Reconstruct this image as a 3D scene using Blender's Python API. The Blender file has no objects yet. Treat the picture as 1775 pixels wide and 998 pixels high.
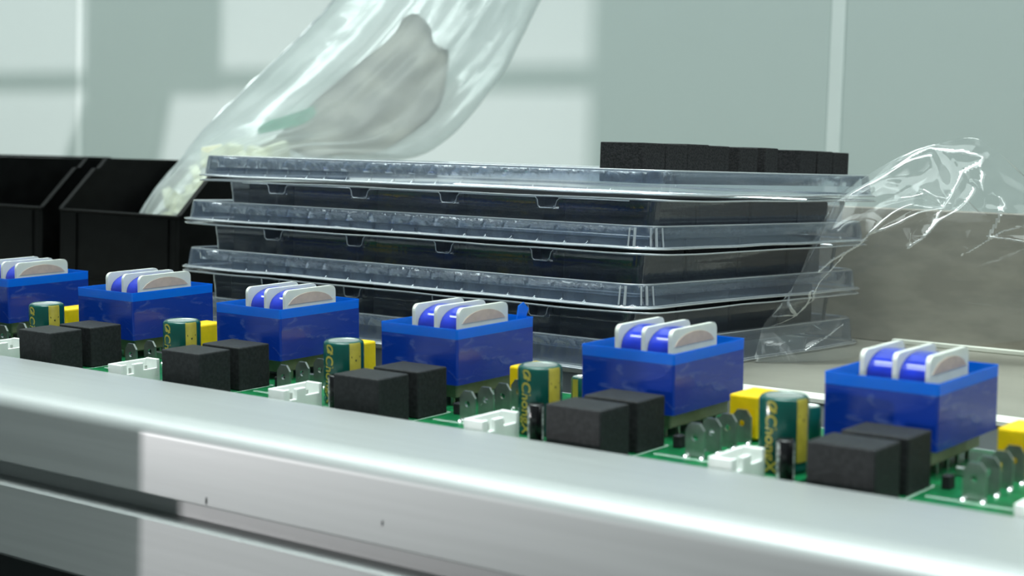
import bpy, bmesh, math, random
import numpy as np
from mathutils import Vector, Matrix, noise

random.seed(7)
SC = bpy.context.scene
COL = SC.collection
R = math.radians

# ------------------------------------------------------------------ camera
cam_d = bpy.data.cameras.new('camera')
cam = bpy.data.objects.new('camera', cam_d)
COL.objects.link(cam)
right = Vector((0.78880642, 0.61389161, 0.0303567))
fwd = Vector((-0.61052854, 0.78827576, -0.07665665))
up = Vector((-0.07098832, 0.04193362, 0.99659532))
m = Matrix((right, up, -fwd)).transposed().to_4x4()
m.translation = Vector((0.17284415, -0.40434234, 0.05419228))
cam.matrix_world = m
cam_d.sensor_width = 36.0
cam_d.lens = 58.35
cam_d.clip_start = 0.01
cam_d.clip_end = 60
cam_d.dof.use_dof = True
cam_d.dof.focus_distance = 0.62
cam_d.dof.aperture_fstop = 17.0
SC.camera = cam

# ------------------------------------------------------------------ world, lamps, exposure
SC.view_settings.view_transform = 'Standard'
SC.view_settings.look = 'None'
SC.view_settings.gamma = 1.0
SC.view_settings.use_curve_mapping = False
SC.view_settings.exposure = 0.06
SC.cycles.transparent_max_bounces = 48
SC.cycles.max_bounces = 12
SC.cycles.sample_clamp_indirect = 4.0
w = bpy.data.worlds.new('world')
SC.world = w
w.use_nodes = True
bgn = w.node_tree.nodes['Background']
bgn.inputs['Color'].default_value = (0.70, 0.86, 0.84, 1)
bgn.inputs['Strength'].default_value = 0.19


def area_lamp(name, loc, target, sx, sy, power, color):
    d = bpy.data.lights.new(name, 'AREA')
    d.shape = 'RECTANGLE'
    d.size, d.size_y = sx, sy
    d.energy = power
    d.color = color
    o = bpy.data.objects.new(name, d)
    COL.objects.link(o)
    o.location = loc
    o.rotation_euler = (Vector(target) - Vector(loc)).to_track_quat('-Z', 'Y').to_euler()
    return o


# ceiling fitting, added fills for rail and right side, low opening far left
area_lamp('ceiling_and_fill', (-0.4, -0.02, 1.45), (-0.4, 0.0, 0), 3.2, 0.34, 32.0, (0.88, 1.0, 0.975))
rail_fill = area_lamp('ceiling_and_fill', (-0.4, -0.62, 1.40), (-0.4, -0.52, 0), 3.2, 0.60, 24.0, (0.88, 1.0, 0.975))
rail_fill.data.spread = R(72)      # narrowed so this added light brightens rail and boards, hardly the wall
area_lamp('ceiling_and_fill', (1.9, 0.05, 1.1), (0.0, 0.12, 0.0), 0.4, 1.2, 6.0, (0.90, 1.0, 0.975))  # fill added from the right to brighten the right-hand faces
area_lamp('low_lamp', (-3.57, -3.07, 0.02), (-0.5, 0.1, 0.05), 0.05, 0.05, 72.0, (1.0, 0.965, 0.975))

# ------------------------------------------------------------------ helpers


def tag(o, label=None, cat=None, group=None, kind=None):
    if label: o['label'] = label
    if cat: o['category'] = cat
    if group: o['group'] = group
    if kind: o['kind'] = kind
    return o


def obj(name, bm, mat, parent=None, smooth=False, loc=None, rotz=0.0):
    me = bpy.data.meshes.new(name)
    bmesh.ops.recalc_face_normals(bm, faces=bm.faces)
    bm.to_mesh(me)
    bm.free()
    if smooth:
        me.polygons.foreach_set('use_smooth', [True] * len(me.polygons))
    if mat: me.materials.append(mat)
    o = bpy.data.objects.new(name, me)
    COL.objects.link(o)
    if parent: o.parent = parent
    if loc: o.location = loc
    if rotz: o.rotation_euler.z = rotz
    return o


def empty(name, loc=(0, 0, 0)):
    o = bpy.data.objects.new(name, None)
    COL.objects.link(o)
    o.location = loc
    o.empty_display_size = 0.01
    return o


def copy_tree(o, parent=None):
    c = o.copy()
    COL.objects.link(c)
    c.parent = parent
    for ch in list(o.children):
        copy_tree(ch, c)
    return c


def box(bm, x0, x1, y0, y1, z0, z1, bevel=0.0, seg=1):
    vs = [bm.verts.new(p) for p in ((x0, y0, z0), (x1, y0, z0), (x1, y1, z0), (x0, y1, z0),
                                    (x0, y0, z1), (x1, y0, z1), (x1, y1, z1), (x0, y1, z1))]
    fs = [bm.faces.new([vs[i] for i in f]) for f in
          ((0, 3, 2, 1), (4, 5, 6, 7), (0, 1, 5, 4), (1, 2, 6, 5), (2, 3, 7, 6), (3, 0, 4, 7))]
    if bevel:
        es = list({e for f in fs for e in f.edges})
        bmesh.ops.bevel(bm, geom=es, offset=bevel, segments=seg, profile=0.5, affect='EDGES')


def boxbm(*a, **k):
    bm = bmesh.new()
    box(bm, *a, **k)
    return bm


def prism(bm, pts, h0, h1, axis='x'):
    """closed polygon of 2D points extruded along an axis"""
    def p3(p, h):
        return {'x': (h, p[0], p[1]), 'y': (p[0], h, p[1]), 'z': (p[0], p[1], h)}[axis]
    a = [bm.verts.new(p3(p, h0)) for p in pts]
    b = [bm.verts.new(p3(p, h1)) for p in pts]
    n = len(pts)
    for i in range(n):
        bm.faces.new((a[i], a[(i + 1) % n], b[(i + 1) % n], b[i]))
    bm.faces.new(a)
    bm.faces.new(b[::-1])


def lathe(bm, prof, cx, cy, n=32, a0=0.0, a1=2 * math.pi):
    full = abs(a1 - a0 - 2 * math.pi) < 1e-6
    m_ = n if full else n + 1
    rings = []
    for r, z in prof:
        if r < 1e-7:
            rings.append([bm.verts.new((cx, cy, z))])
        else:
            rings.append([bm.verts.new((cx + r * math.cos(a0 + (a1 - a0) * i / n),
                                        cy + r * math.sin(a0 + (a1 - a0) * i / n), z)) for i in range(m_)])
    for A, B in zip(rings, rings[1:]):
        for i in range(n):
            j = (i + 1) % n if full else i + 1
            q = []
            for v in (A[i % len(A)], A[j % len(A)], B[j % len(B)], B[i % len(B)]):
                if v not in q: q.append(v)
            if len(q) > 2: bm.faces.new(q)


def loft(bm, loops, cap_last=False):
    rows = [[bm.verts.new(p) for p in lp] for lp in loops]
    n = len(rows[0])
    for A, B in zip(rows, rows[1:]):
        for i in range(n):
            bm.faces.new((A[i], A[(i + 1) % n], B[(i + 1) % n], B[i]))
    if cap_last: bm.faces.new(rows[-1])
    return rows


# ------------------------------------------------------------------ materials


def new_mat(name):
    mt = bpy.data.materials.new(name)
    mt.use_nodes = True
    nt = mt.node_tree
    nt.nodes.clear()
    out = nt.nodes.new('ShaderNodeOutputMaterial')
    return mt, nt, out


def pbr(name, col, rough=0.5, metal=0.0, var=0.0, scale=200.0, bump=0.0, col2=None, lo=0.4, hi=0.62,
        stretch=None, rvar=0.0, spec=0.5, trans_sub=0.0, coat=0.0, coat_r=0.03):
    mt, nt, out = new_mat(name)
    b = nt.nodes.new('ShaderNodeBsdfPrincipled')
    b.inputs['Base Color'].default_value = (*col, 1)
    b.inputs['Roughness'].default_value = rough
    b.inputs['Metallic'].default_value = metal
    b.inputs['Specular IOR Level'].default_value = spec
    b.inputs['Coat Weight'].default_value = coat
    b.inputs['Coat Roughness'].default_value = coat_r
    if trans_sub:
        b.inputs['Subsurface Weight'].default_value = trans_sub
        b.inputs['Subsurface Radius'].default_value = (0.003, 0.003, 0.003)
        b.inputs['Subsurface Scale'].default_value = 0.5
    nt.links.new(b.outputs[0], out.inputs['Surface'])
    if var or bump or col2 or rvar:
        tc = nt.nodes.new('ShaderNodeTexCoord')
        mp = nt.nodes.new('ShaderNodeMapping')
        if stretch: mp.inputs['Scale'].default_value = stretch
        nz = nt.nodes.new('ShaderNodeTexNoise')
        nz.inputs['Scale'].default_value = scale
        nz.inputs['Detail'].default_value = 6
        nt.links.new(tc.outputs['Object'], mp.inputs['Vector'])
        nt.links.new(mp.outputs[0], nz.inputs['Vector'])
        if var or col2:
            rp = nt.nodes.new('ShaderNodeValToRGB')
            rp.color_ramp.elements[0].position = lo
            rp.color_ramp.elements[1].position = hi
            c2 = col2 or tuple(min(1, c * (1 + var)) for c in col)
            c1 = col if col2 else tuple(c * (1 - var) for c in col)
            rp.color_ramp.elements[0].color = (*c1, 1)
            rp.color_ramp.elements[1].color = (*c2, 1)
            nt.links.new(nz.outputs['Fac'], rp.inputs[0])
            nt.links.new(rp.outputs[0], b.inputs['Base Color'])
        if rvar:
            mr = nt.nodes.new('ShaderNodeMapRange')
            mr.inputs['To Min'].default_value = max(0.02, rough - rvar)
            mr.inputs['To Max'].default_value = rough + rvar
            nt.links.new(nz.outputs['Fac'], mr.inputs['Value'])
            nt.links.new(mr.outputs[0], b.inputs['Roughness'])
        if bump:
            bp = nt.nodes.new('ShaderNodeBump')
            bp.inputs['Strength'].default_value = bump
            bp.inputs['Distance'].default_value = 0.0004
            nt.links.new(nz.outputs['Fac'], bp.inputs['Height'])
            nt.links.new(bp.outputs[0], b.inputs['Normal'])
    return mt


def clear_sheet(name, tint, haze_col, haze, rough=0.06, gain=1.0, base=0.0, bump=0.0, bscale=300.0, translucent=0.0):
    """thin clear film: see-through, Fresnel gloss, a little milky haze"""
    mt, nt, out = new_mat(name)
    tr = nt.nodes.new('ShaderNodeBsdfTransparent')
    tr.inputs[0].default_value = (*tint, 1)
    df = nt.nodes.new('ShaderNodeBsdfDiffuse')
    df.inputs[0].default_value = (*haze_col, 1)
    tl = nt.nodes.new('ShaderNodeBsdfTranslucent')
    tl.inputs[0].default_value = (*haze_col, 1)
    mt_dt = nt.nodes.new('ShaderNodeMixShader')
    mt_dt.inputs[0].default_value = translucent
    nt.links.new(df.outputs[0], mt_dt.inputs[1])
    nt.links.new(tl.outputs[0], mt_dt.inputs[2])
    m1 = nt.nodes.new('ShaderNodeMixShader')
    m1.inputs[0].default_value = haze
    nt.links.new(tr.outputs[0], m1.inputs[1])
    nt.links.new(mt_dt.outputs[0], m1.inputs[2])
    gl = nt.nodes.new('ShaderNodeBsdfGlossy')
    gl.inputs['Roughness'].default_value = rough
    gl.inputs[0].default_value = (1, 1, 1, 1)
    fr = nt.nodes.new('ShaderNodeFresnel')
    fr.inputs['IOR'].default_value = 1.5
    ma = nt.nodes.new('ShaderNodeMath')
    ma.operation = 'MULTIPLY_ADD'
    ma.use_clamp = True
    ma.inputs[1].default_value = gain
    ma.inputs[2].default_value = base
    nt.links.new(fr.outputs[0], ma.inputs[0])
    m2 = nt.nodes.new('ShaderNodeMixShader')
    nt.links.new(ma.outputs[0], m2.inputs[0])
    nt.links.new(m1.outputs[0], m2.inputs[1])
    nt.links.new(gl.outputs[0], m2.inputs[2])
    nt.links.new(m2.outputs[0], out.inputs['Surface'])
    if bump:
        tc = nt.nodes.new('ShaderNodeTexCoord')
        nz = nt.nodes.new('ShaderNodeTexNoise')
        nz.inputs['Scale'].default_value = bscale
        nz.inputs['Detail'].default_value = 4
        bp = nt.nodes.new('ShaderNodeBump')
        bp.inputs['Strength'].default_value = bump
        bp.inputs['Distance'].default_value = 0.001
        nt.links.new(tc.outputs['Object'], nz.inputs['Vector'])
        nt.links.new(nz.outputs['Fac'], bp.inputs['Height'])
        nt.links.new(bp.outputs[0], gl.inputs['Normal'])
        nt.links.new(bp.outputs[0], fr.inputs['Normal'])
    return mt


M = {
    'wall': pbr('wall_white_panel', (0.60, 0.685, 0.67), 0.45, var=0.015, scale=3.0),
    'strip': pbr('joint_strip_white', (0.84, 0.91, 0.90), 0.4, var=0.01, scale=20),
    'floor': pbr('floor_dark', (0.05, 0.06, 0.06), 0.6, var=0.2, scale=6),
    'skirt': pbr('dark_cabinet', (0.012, 0.016, 0.018), 0.6, var=0.2, scale=40),
    'alu': pbr('brushed_aluminium', (0.36, 0.375, 0.375), 0.50, metal=0.50, coat=0.6, coat_r=0.32, var=0.04, scale=60,
               stretch=(0.15, 6, 6), rvar=0.05, bump=0.05),
    'bench': pbr('bench_laminate', (0.30, 0.29, 0.245), 0.35, var=0.08, scale=30),
    'plate': pbr('brown_board', (0.255, 0.235, 0.195), 0.5, var=0.13, scale=35, stretch=(1, 1, 3)),
    'cream': pbr('cream_edging', (0.74, 0.75, 0.66), 0.5, var=0.05, scale=80),
    'grey_alu': pbr('grey_rail', (0.30, 0.33, 0.33), 0.5, metal=0.2, var=0.05, scale=60),
    'pcb': pbr('green_solder_mask', (0.004, 0.125, 0.040), 0.32, var=0.25, scale=260, bump=0.2),
    'silk': pbr('white_print', (0.6, 0.72, 0.66), 0.6, var=0.05, scale=200),
    'relay': pbr('relay_black', (0.0135, 0.0145, 0.016), 0.6, var=0.3, scale=900, bump=0.35, spec=0.3),
    'core': pbr('iron_core', (0.10, 0.105, 0.105), 0.4, metal=0.6, var=0.2, scale=400),
    'flange': pbr('cream_nylon', (0.71, 0.735, 0.67), 0.38, var=0.03, scale=150, trans_sub=0.15),
    'paper': pbr('tan_insulation', (0.54, 0.42, 0.345), 0.5, var=0.08, scale=300),
    'winding': pbr('blue_varnished_tape', (0.010, 0.030, 0.42), 0.12, var=0.15, scale=180, coat=0.5),
    'bobbin': pbr('olive_bobbin', (0.27, 0.275, 0.19), 0.5, var=0.1, scale=200),
    'tin': pbr('tinned_metal', (0.42, 0.44, 0.42), 0.30, metal=0.9, var=0.1, scale=300, rvar=0.08),
    'solder': pbr('solder', (0.62, 0.65, 0.64), 0.18, metal=1.0, var=0.05, scale=500),
    'conn': pbr('white_nylon', (0.82, 0.85, 0.82), 0.42, var=0.02, scale=200, trans_sub=0.1),
    'cap': pbr('dark_green_sleeve', (0.004, 0.062, 0.050), 0.18, var=0.1, scale=200),
    'gold': pbr('gold_print', (0.36, 0.30, 0.035), 0.3, var=0.1, scale=300),
    'black_print': pbr('dark_print', (0.03, 0.04, 0.015), 0.4, var=0.05, scale=300),
    'cap_top': pbr('capacitor_aluminium', (0.62, 0.68, 0.64), 0.25, metal=0.7, var=0.05, scale=300),
    'black_cap': pbr('black_sleeve', (0.006, 0.006, 0.007), 0.2, var=0.1, scale=300),
    'grey_print': pbr('pale_print', (0.30, 0.33, 0.32), 0.5, var=0.6, scale=900),
    'yellow': pbr('yellow_film_case', (0.82, 0.55, 0.002), 0.36, var=0.06, scale=250),
    'foam': pbr('black_foam', (0.026, 0.026, 0.027), 0.85, var=0.35, scale=1400, bump=0.5, spec=0.2),
    'foam_in': pbr('black_foam_smooth', (0.011, 0.012, 0.014), 0.8, var=0.3, scale=1200, bump=0.3, spec=0.2),
    'bin': pbr('black_bin_plastic', (0.0022, 0.0024, 0.0025), 0.45, var=0.35, scale=120, rvar=0.1, spec=0.12),
    'part_white': pbr('ivory_plastic', (0.80, 0.79, 0.62), 0.45, var=0.04, scale=120, trans_sub=0.1),
    'green_tape': pbr('green_tape', (0.04, 0.40, 0.24), 0.5, var=0.1, scale=120),
    'rag': pbr('brown_grey_sheet', (0.50, 0.47, 0.42), 0.6, var=0.3, scale=45),
    'screen': pbr('frame_grey', (0.35, 0.38, 0.38), 0.6, var=0.05, scale=20),
    'tray': clear_sheet('clear_blister', (0.94, 0.955, 0.98), (0.36, 0.46, 0.62), 0.09, rough=0.06, gain=1.2, base=0.01,
                        bump=0.10, bscale=420),
    'lid': clear_sheet('clear_blister_lid', (0.955, 0.965, 0.985), (0.36, 0.50, 0.74), 0.125, rough=0.06, gain=0.9, base=0.012,
                       bump=0.08, bscale=380),
    'edge': clear_sheet('blister_edge_highlight', (0.9, 0.93, 0.97), (0.86, 0.92, 0.98), 0.42, rough=0.12, gain=1.8, base=0.18),  # whitish haze puts the bright edge lines of light into the colour
    'film': clear_sheet('cellophane', (0.97, 0.975, 0.975), (0.8, 0.85, 0.85), 0.030, rough=0.05, gain=0.45, base=0.0),
    'crease': clear_sheet('cellophane_crease', (0.95, 0.96, 0.96), (0.9, 0.95, 0.95), 0.25, rough=0.16, gain=1.6, base=0.16),
    'bag': clear_sheet('polythene', (0.93, 0.95, 0.945), (0.70, 0.755, 0.76), 0.42, rough=0.28, gain=0.30, base=0.0,
                       translucent=0.5, bump=0.3, bscale=150),
}


def tape_mat(name, c0, c1, tcol, tfac, rough):
    """blue tape: lets light through, scuffed pale in thin streaks"""
    mt, nt, out = new_mat(name)
    tc = nt.nodes.new('ShaderNodeTexCoord')
    mp = nt.nodes.new('ShaderNodeMapping')
    mp.inputs['Scale'].default_value = (1, 1, 2.6)
    nz = nt.nodes.new('ShaderNodeTexNoise')
    nz.inputs['Scale'].default_value = 110
    nz.inputs['Detail'].default_value = 5
    nz.inputs['Distortion'].default_value = 1.2
    rp = nt.nodes.new('ShaderNodeValToRGB')
    rp.color_ramp.elements[0].position = 0.56
    rp.color_ramp.elements[1].position = 0.86
    rp.color_ramp.elements[0].color = (*c0, 1)
    rp.color_ramp.elements[1].color = (*c1, 1)
    b = nt.nodes.new('ShaderNodeBsdfPrincipled')
    b.inputs['Roughness'].default_value = rough
    b.inputs['Specular IOR Level'].default_value = 0.6
    tl = nt.nodes.new('ShaderNodeBsdfTranslucent')
    tl.inputs[0].default_value = (*tcol, 1)
    mx = nt.nodes.new('ShaderNodeMixShader')
    mx.inputs[0].default_value = tfac
    bp = nt.nodes.new('ShaderNodeBump')
    bp.inputs['Strength'].default_value = 0.25
    bp.inputs['Distance'].default_value = 0.0006
    nt.links.new(tc.outputs['Object'], mp.inputs[0])
    nt.links.new(mp.outputs[0], nz.inputs['Vector'])
    nt.links.new(nz.outputs['Fac'], rp.inputs[0])
    nt.links.new(rp.outputs[0], b.inputs['Base Color'])
    nt.links.new(nz.outputs['Fac'], bp.inputs['Height'])
    nt.links.new(bp.outputs[0], b.inputs['Normal'])
    nt.links.new(b.outputs[0], mx.inputs[1])
    nt.links.new(tl.outputs[0], mx.inputs[2])
    nt.links.new(mx.outputs[0], out.inputs['Surface'])
    return mt


M['tape'] = tape_mat('blue_tape', (0.004, 0.036, 0.33), (0.12, 0.18, 0.44), (0.005, 0.15, 0.8), 0.12, 0.2)
M['tape_thin'] = tape_mat('blue_tape_single_layer', (0.002, 0.20, 0.80), (0.02, 0.26, 0.85), (0.002, 0.40, 1.0), 0.45, 0.25)

# ------------------------------------------------------------------ setting
BENCH = -0.0235

# back wall: panels with pale joint strips between them
WY = 0.60
wall = obj('wall_back', boxbm(-3.6, 2.2, WY + 0.012, WY + 0.05, -0.8, 2.4), M['wall'])
tag(wall, kind='structure')
JX = [-1.960, -1.135, -0.339, 0.480]
edges = [-3.6] + JX + [2.2]
for a, b in zip(edges, edges[1:]):
    obj('wall_panel', boxbm(a + 0.005, b - 0.005, WY, WY + 0.0118, -0.8, 2.4, bevel=0.001), M['wall'], wall)
for x in JX:
    obj('joint_strip', boxbm(x - 0.0050, x + 0.0050, WY - 0.0004, WY + 0.0116, -0.8, 2.4), M['strip'], wall)

tag(obj('floor', boxbm(-4.5, 3, -4.5, WY + 0.05, -0.85, -0.8), M['floor']), kind='structure')

# the bench: laminate top on a dark carcass
bench = empty('workbench', (0, 0, -0.8))
tag(bench, 'long workbench with grey-brown top and cream front strip, behind the circuit boards', 'workbench')
obj('worktop', boxbm(-2.6, 1.2, 0.1168, 0.56, BENCH + 0.8 - 0.02, BENCH + 0.8), M['bench'], bench)
obj('edging_strip', boxbm(-2.6, 1.2, 0.1050, 0.1166, BENCH + 0.8 - 0.0022, BENCH + 0.8 + 0.0001, bevel=0.0005), M['cream'], bench)
obj('fascia', boxbm(-2.6, 1.2, 0.1056, 0.1166, BENCH + 0.8 - 0.06, BENCH + 0.8 - 0.0023), M['grey_alu'], bench)
obj('carcass', boxbm(-2.6, 1.2, 0.118, 0.55, 0.0, BENCH + 0.8 - 0.0205), M['skirt'], bench)

# upright board standing at the back of the bench, with a pale bead along its foot
ub = obj('upright_board', boxbm(-0.1965, 0.34, 0.2985, 0.3035, BENCH, 0.0378, bevel=0.0006), M['plate'])
tag(ub, 'grey-brown upright board along the back of the bench, right of the clear trays', 'board')
obj('foot_bead', boxbm(-0.1500, 0.34, 0.2950, 0.2984, BENCH, BENCH + 0.0022, bevel=0.0004), M['cream'], ub)

# front aluminium conveyor rail: rounded top edge, one T-slot, lower face
ZT, YB, YF = -0.0222, -0.0425, -0.0950


def rail_profile():
    p = [(YB, ZT - 0.022), (YB, ZT - 0.0006), (YB - 0.0006, ZT)]
    ry_, rz_ = 0.0090, 0.0056
    cy, cz = YF + ry_, ZT - rz_
    for k in range(17):
        a = math.pi / 2 + (math.pi / 2) * k / 16
        p.append((cy + ry_ * math.cos(a), cz + rz_ * math.sin(a)))
    gt, gb, g = -0.0446, -0.0514, 0.0075
    p += [(YF, gt + 0.0004), (YF + 0.0004, gt), (YF + g, gt + 0.0002), (YF + g, gb + 0.0004), (YF + 0.0008, gb),
          (YF, gb - 0.0006), (YF, -0.0735), (YF + 0.0008, -0.0745), (YB - 0.004, -0.0745), (YB - 0.004, ZT - 0.022)]
    return p


bm = bmesh.new()
prism(bm, rail_profile(), -1.9, 0.45)
rail = obj('aluminium_rail', bm, M['alu'], smooth=True)
rail.data.set_sharp_from_angle(angle=R(25))
tag(rail, 'thick satin aluminium conveyor rail with a slot, running across the foreground', 'rail')
# ledge under the front edges of the boards
bm = bmesh.new()
box(bm, -1.9, 0.45, YB + 0.0002, -0.034, -0.034, -0.0302)
obj('ledge', bm, M['grey_alu'], rail)
# scratches / small dings on the rail
for (x, y, z, s) in ((-0.172, YF - 0.0001, -0.0428, 0.0011), (-0.106, YF - 0.0001, -0.0385, 0.0008)):
    bm = bmesh.new()
    bm.faces.new([bm.verts.new((x + s * 0.35 * math.cos(t), y, z + s * math.sin(t))) for t in [k * math.pi / 4 for k in range(8)]])
    obj('dent', bm, M['skirt'], rail)

# rear conveyor rail, grey, carries the back edges of the boards
bm = bmesh.new()
box(bm, -1.9, 0.45, 0.036, 0.0620, -0.060, -0.0258, bevel=0.0008)
rr = obj('rear_rail', bm, M['grey_alu'])
tag(rr, 'grey rear conveyor rail under the back edges of the circuit boards', 'rail')
bm = bmesh.new()
box(bm, -1.9, 0.45, -0.080, 0.095, -0.8, -0.0760)
box(bm, -1.9, 0.45, -0.0460, 0.0355, -0.0758, -0.0660)
st = obj('conveyor_bed', bm, M['skirt'])
tag(st, 'dark conveyor bed beneath the rail and boards', 'conveyor')

# screen and frame added unseen left of the view, to shade rail and wall
scr = obj('shadow_screen', boxbm(-1.240, -0.3890, -0.262, -0.25, -0.8, 0.62), M['screen'])
tag(scr, kind='structure')
fr = empty('shadow_frame_1', (-1.6, -0.25, -0.9))
tag(fr, kind='structure')
obj('upright', boxbm(-0.092, 0.045, -0.012, 0.0, 0.984, 1.62), M['screen'], fr)
obj('crossbar', boxbm(-0.75, 0.355, -0.026, -0.014, 0.986, 1.001), M['screen'], fr)
bm = bmesh.new()
prism(bm, [(-0.092, 0.984), (-0.004, 0.984), (-0.016, 0.936), (-0.055, 0.1), (-0.17, 0.1), (-0.117, 0.936)], -0.012, 0.0, 'y')
obj('upright', bm, M['screen'], fr)

# ------------------------------------------------------------------ circuit boards
MM = 0.001
ZB = -25.5
TILT = R(2.8)


def mmbox(name, mat, par, x0, x1, y0, y1, z0, z1, bevel=0.0, seg=1, smooth=False):
    return obj(name, boxbm(x0 * MM, x1 * MM, y0 * MM, y1 * MM, z0 * MM, z1 * MM, bevel=bevel * MM, seg=seg), mat, par, smooth)


def arc_text(txt, size, cx, cy, r, ang, zc, mat, par, vertical=True):
    """printed lettering wrapped on a cylinder, reading along the axis"""
    cu = bpy.data.curves.new('lettering', 'FONT')
    cu.body = txt
    cu.size = size
    cu.align_x = 'CENTER'
    cu.align_y = 'CENTER'
    cu.offset = size * 0.018
    tmp = bpy.data.objects.new('lettering', cu)
    COL.objects.link(tmp)
    dg = bpy.context.evaluated_depsgraph_get()
    me = bpy.data.meshes.new_from_object(tmp.evaluated_get(dg))
    bpy.data.objects.remove(tmp)
    for v in me.vertices:
        tx, ty = v.co.x, v.co.y
        u, h = (ty, -tx) if vertical else (tx, ty)
        a = ang + u / r
        v.co = (cx + r * math.cos(a), cy + r * math.sin(a), zc + h)
    me.name = 'lettering'
    me.materials.clear()
    me.materials.append(mat)
    o = bpy.data.objects.new('lettering', me)
    COL.objects.link(o)
    o.parent = par
    return o


def rounded_rect_plate(x0, t, y0, y1, z0, z1, r, n=5):
    """plate standing in the YZ plane, top corners rounded"""
    pts = [(y0, z0), (y1, z0)]
    for k in range(n + 1):
        a = (math.pi / 2) * k / n
        pts.append((y1 - r + r * math.cos(a), z1 - r + r * math.sin(a)))
    for k in range(n + 1):
        a = math.pi / 2 + (math.pi / 2) * k / n
        pts.append((y0 + r + r * math.cos(a), z1 - r + r * math.sin(a)))
    bm = bmesh.new()
    prism(bm, [(p[0] * MM, p[1] * MM) for p in pts], x0 * MM, (x0 + t) * MM)
    return bm


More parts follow.
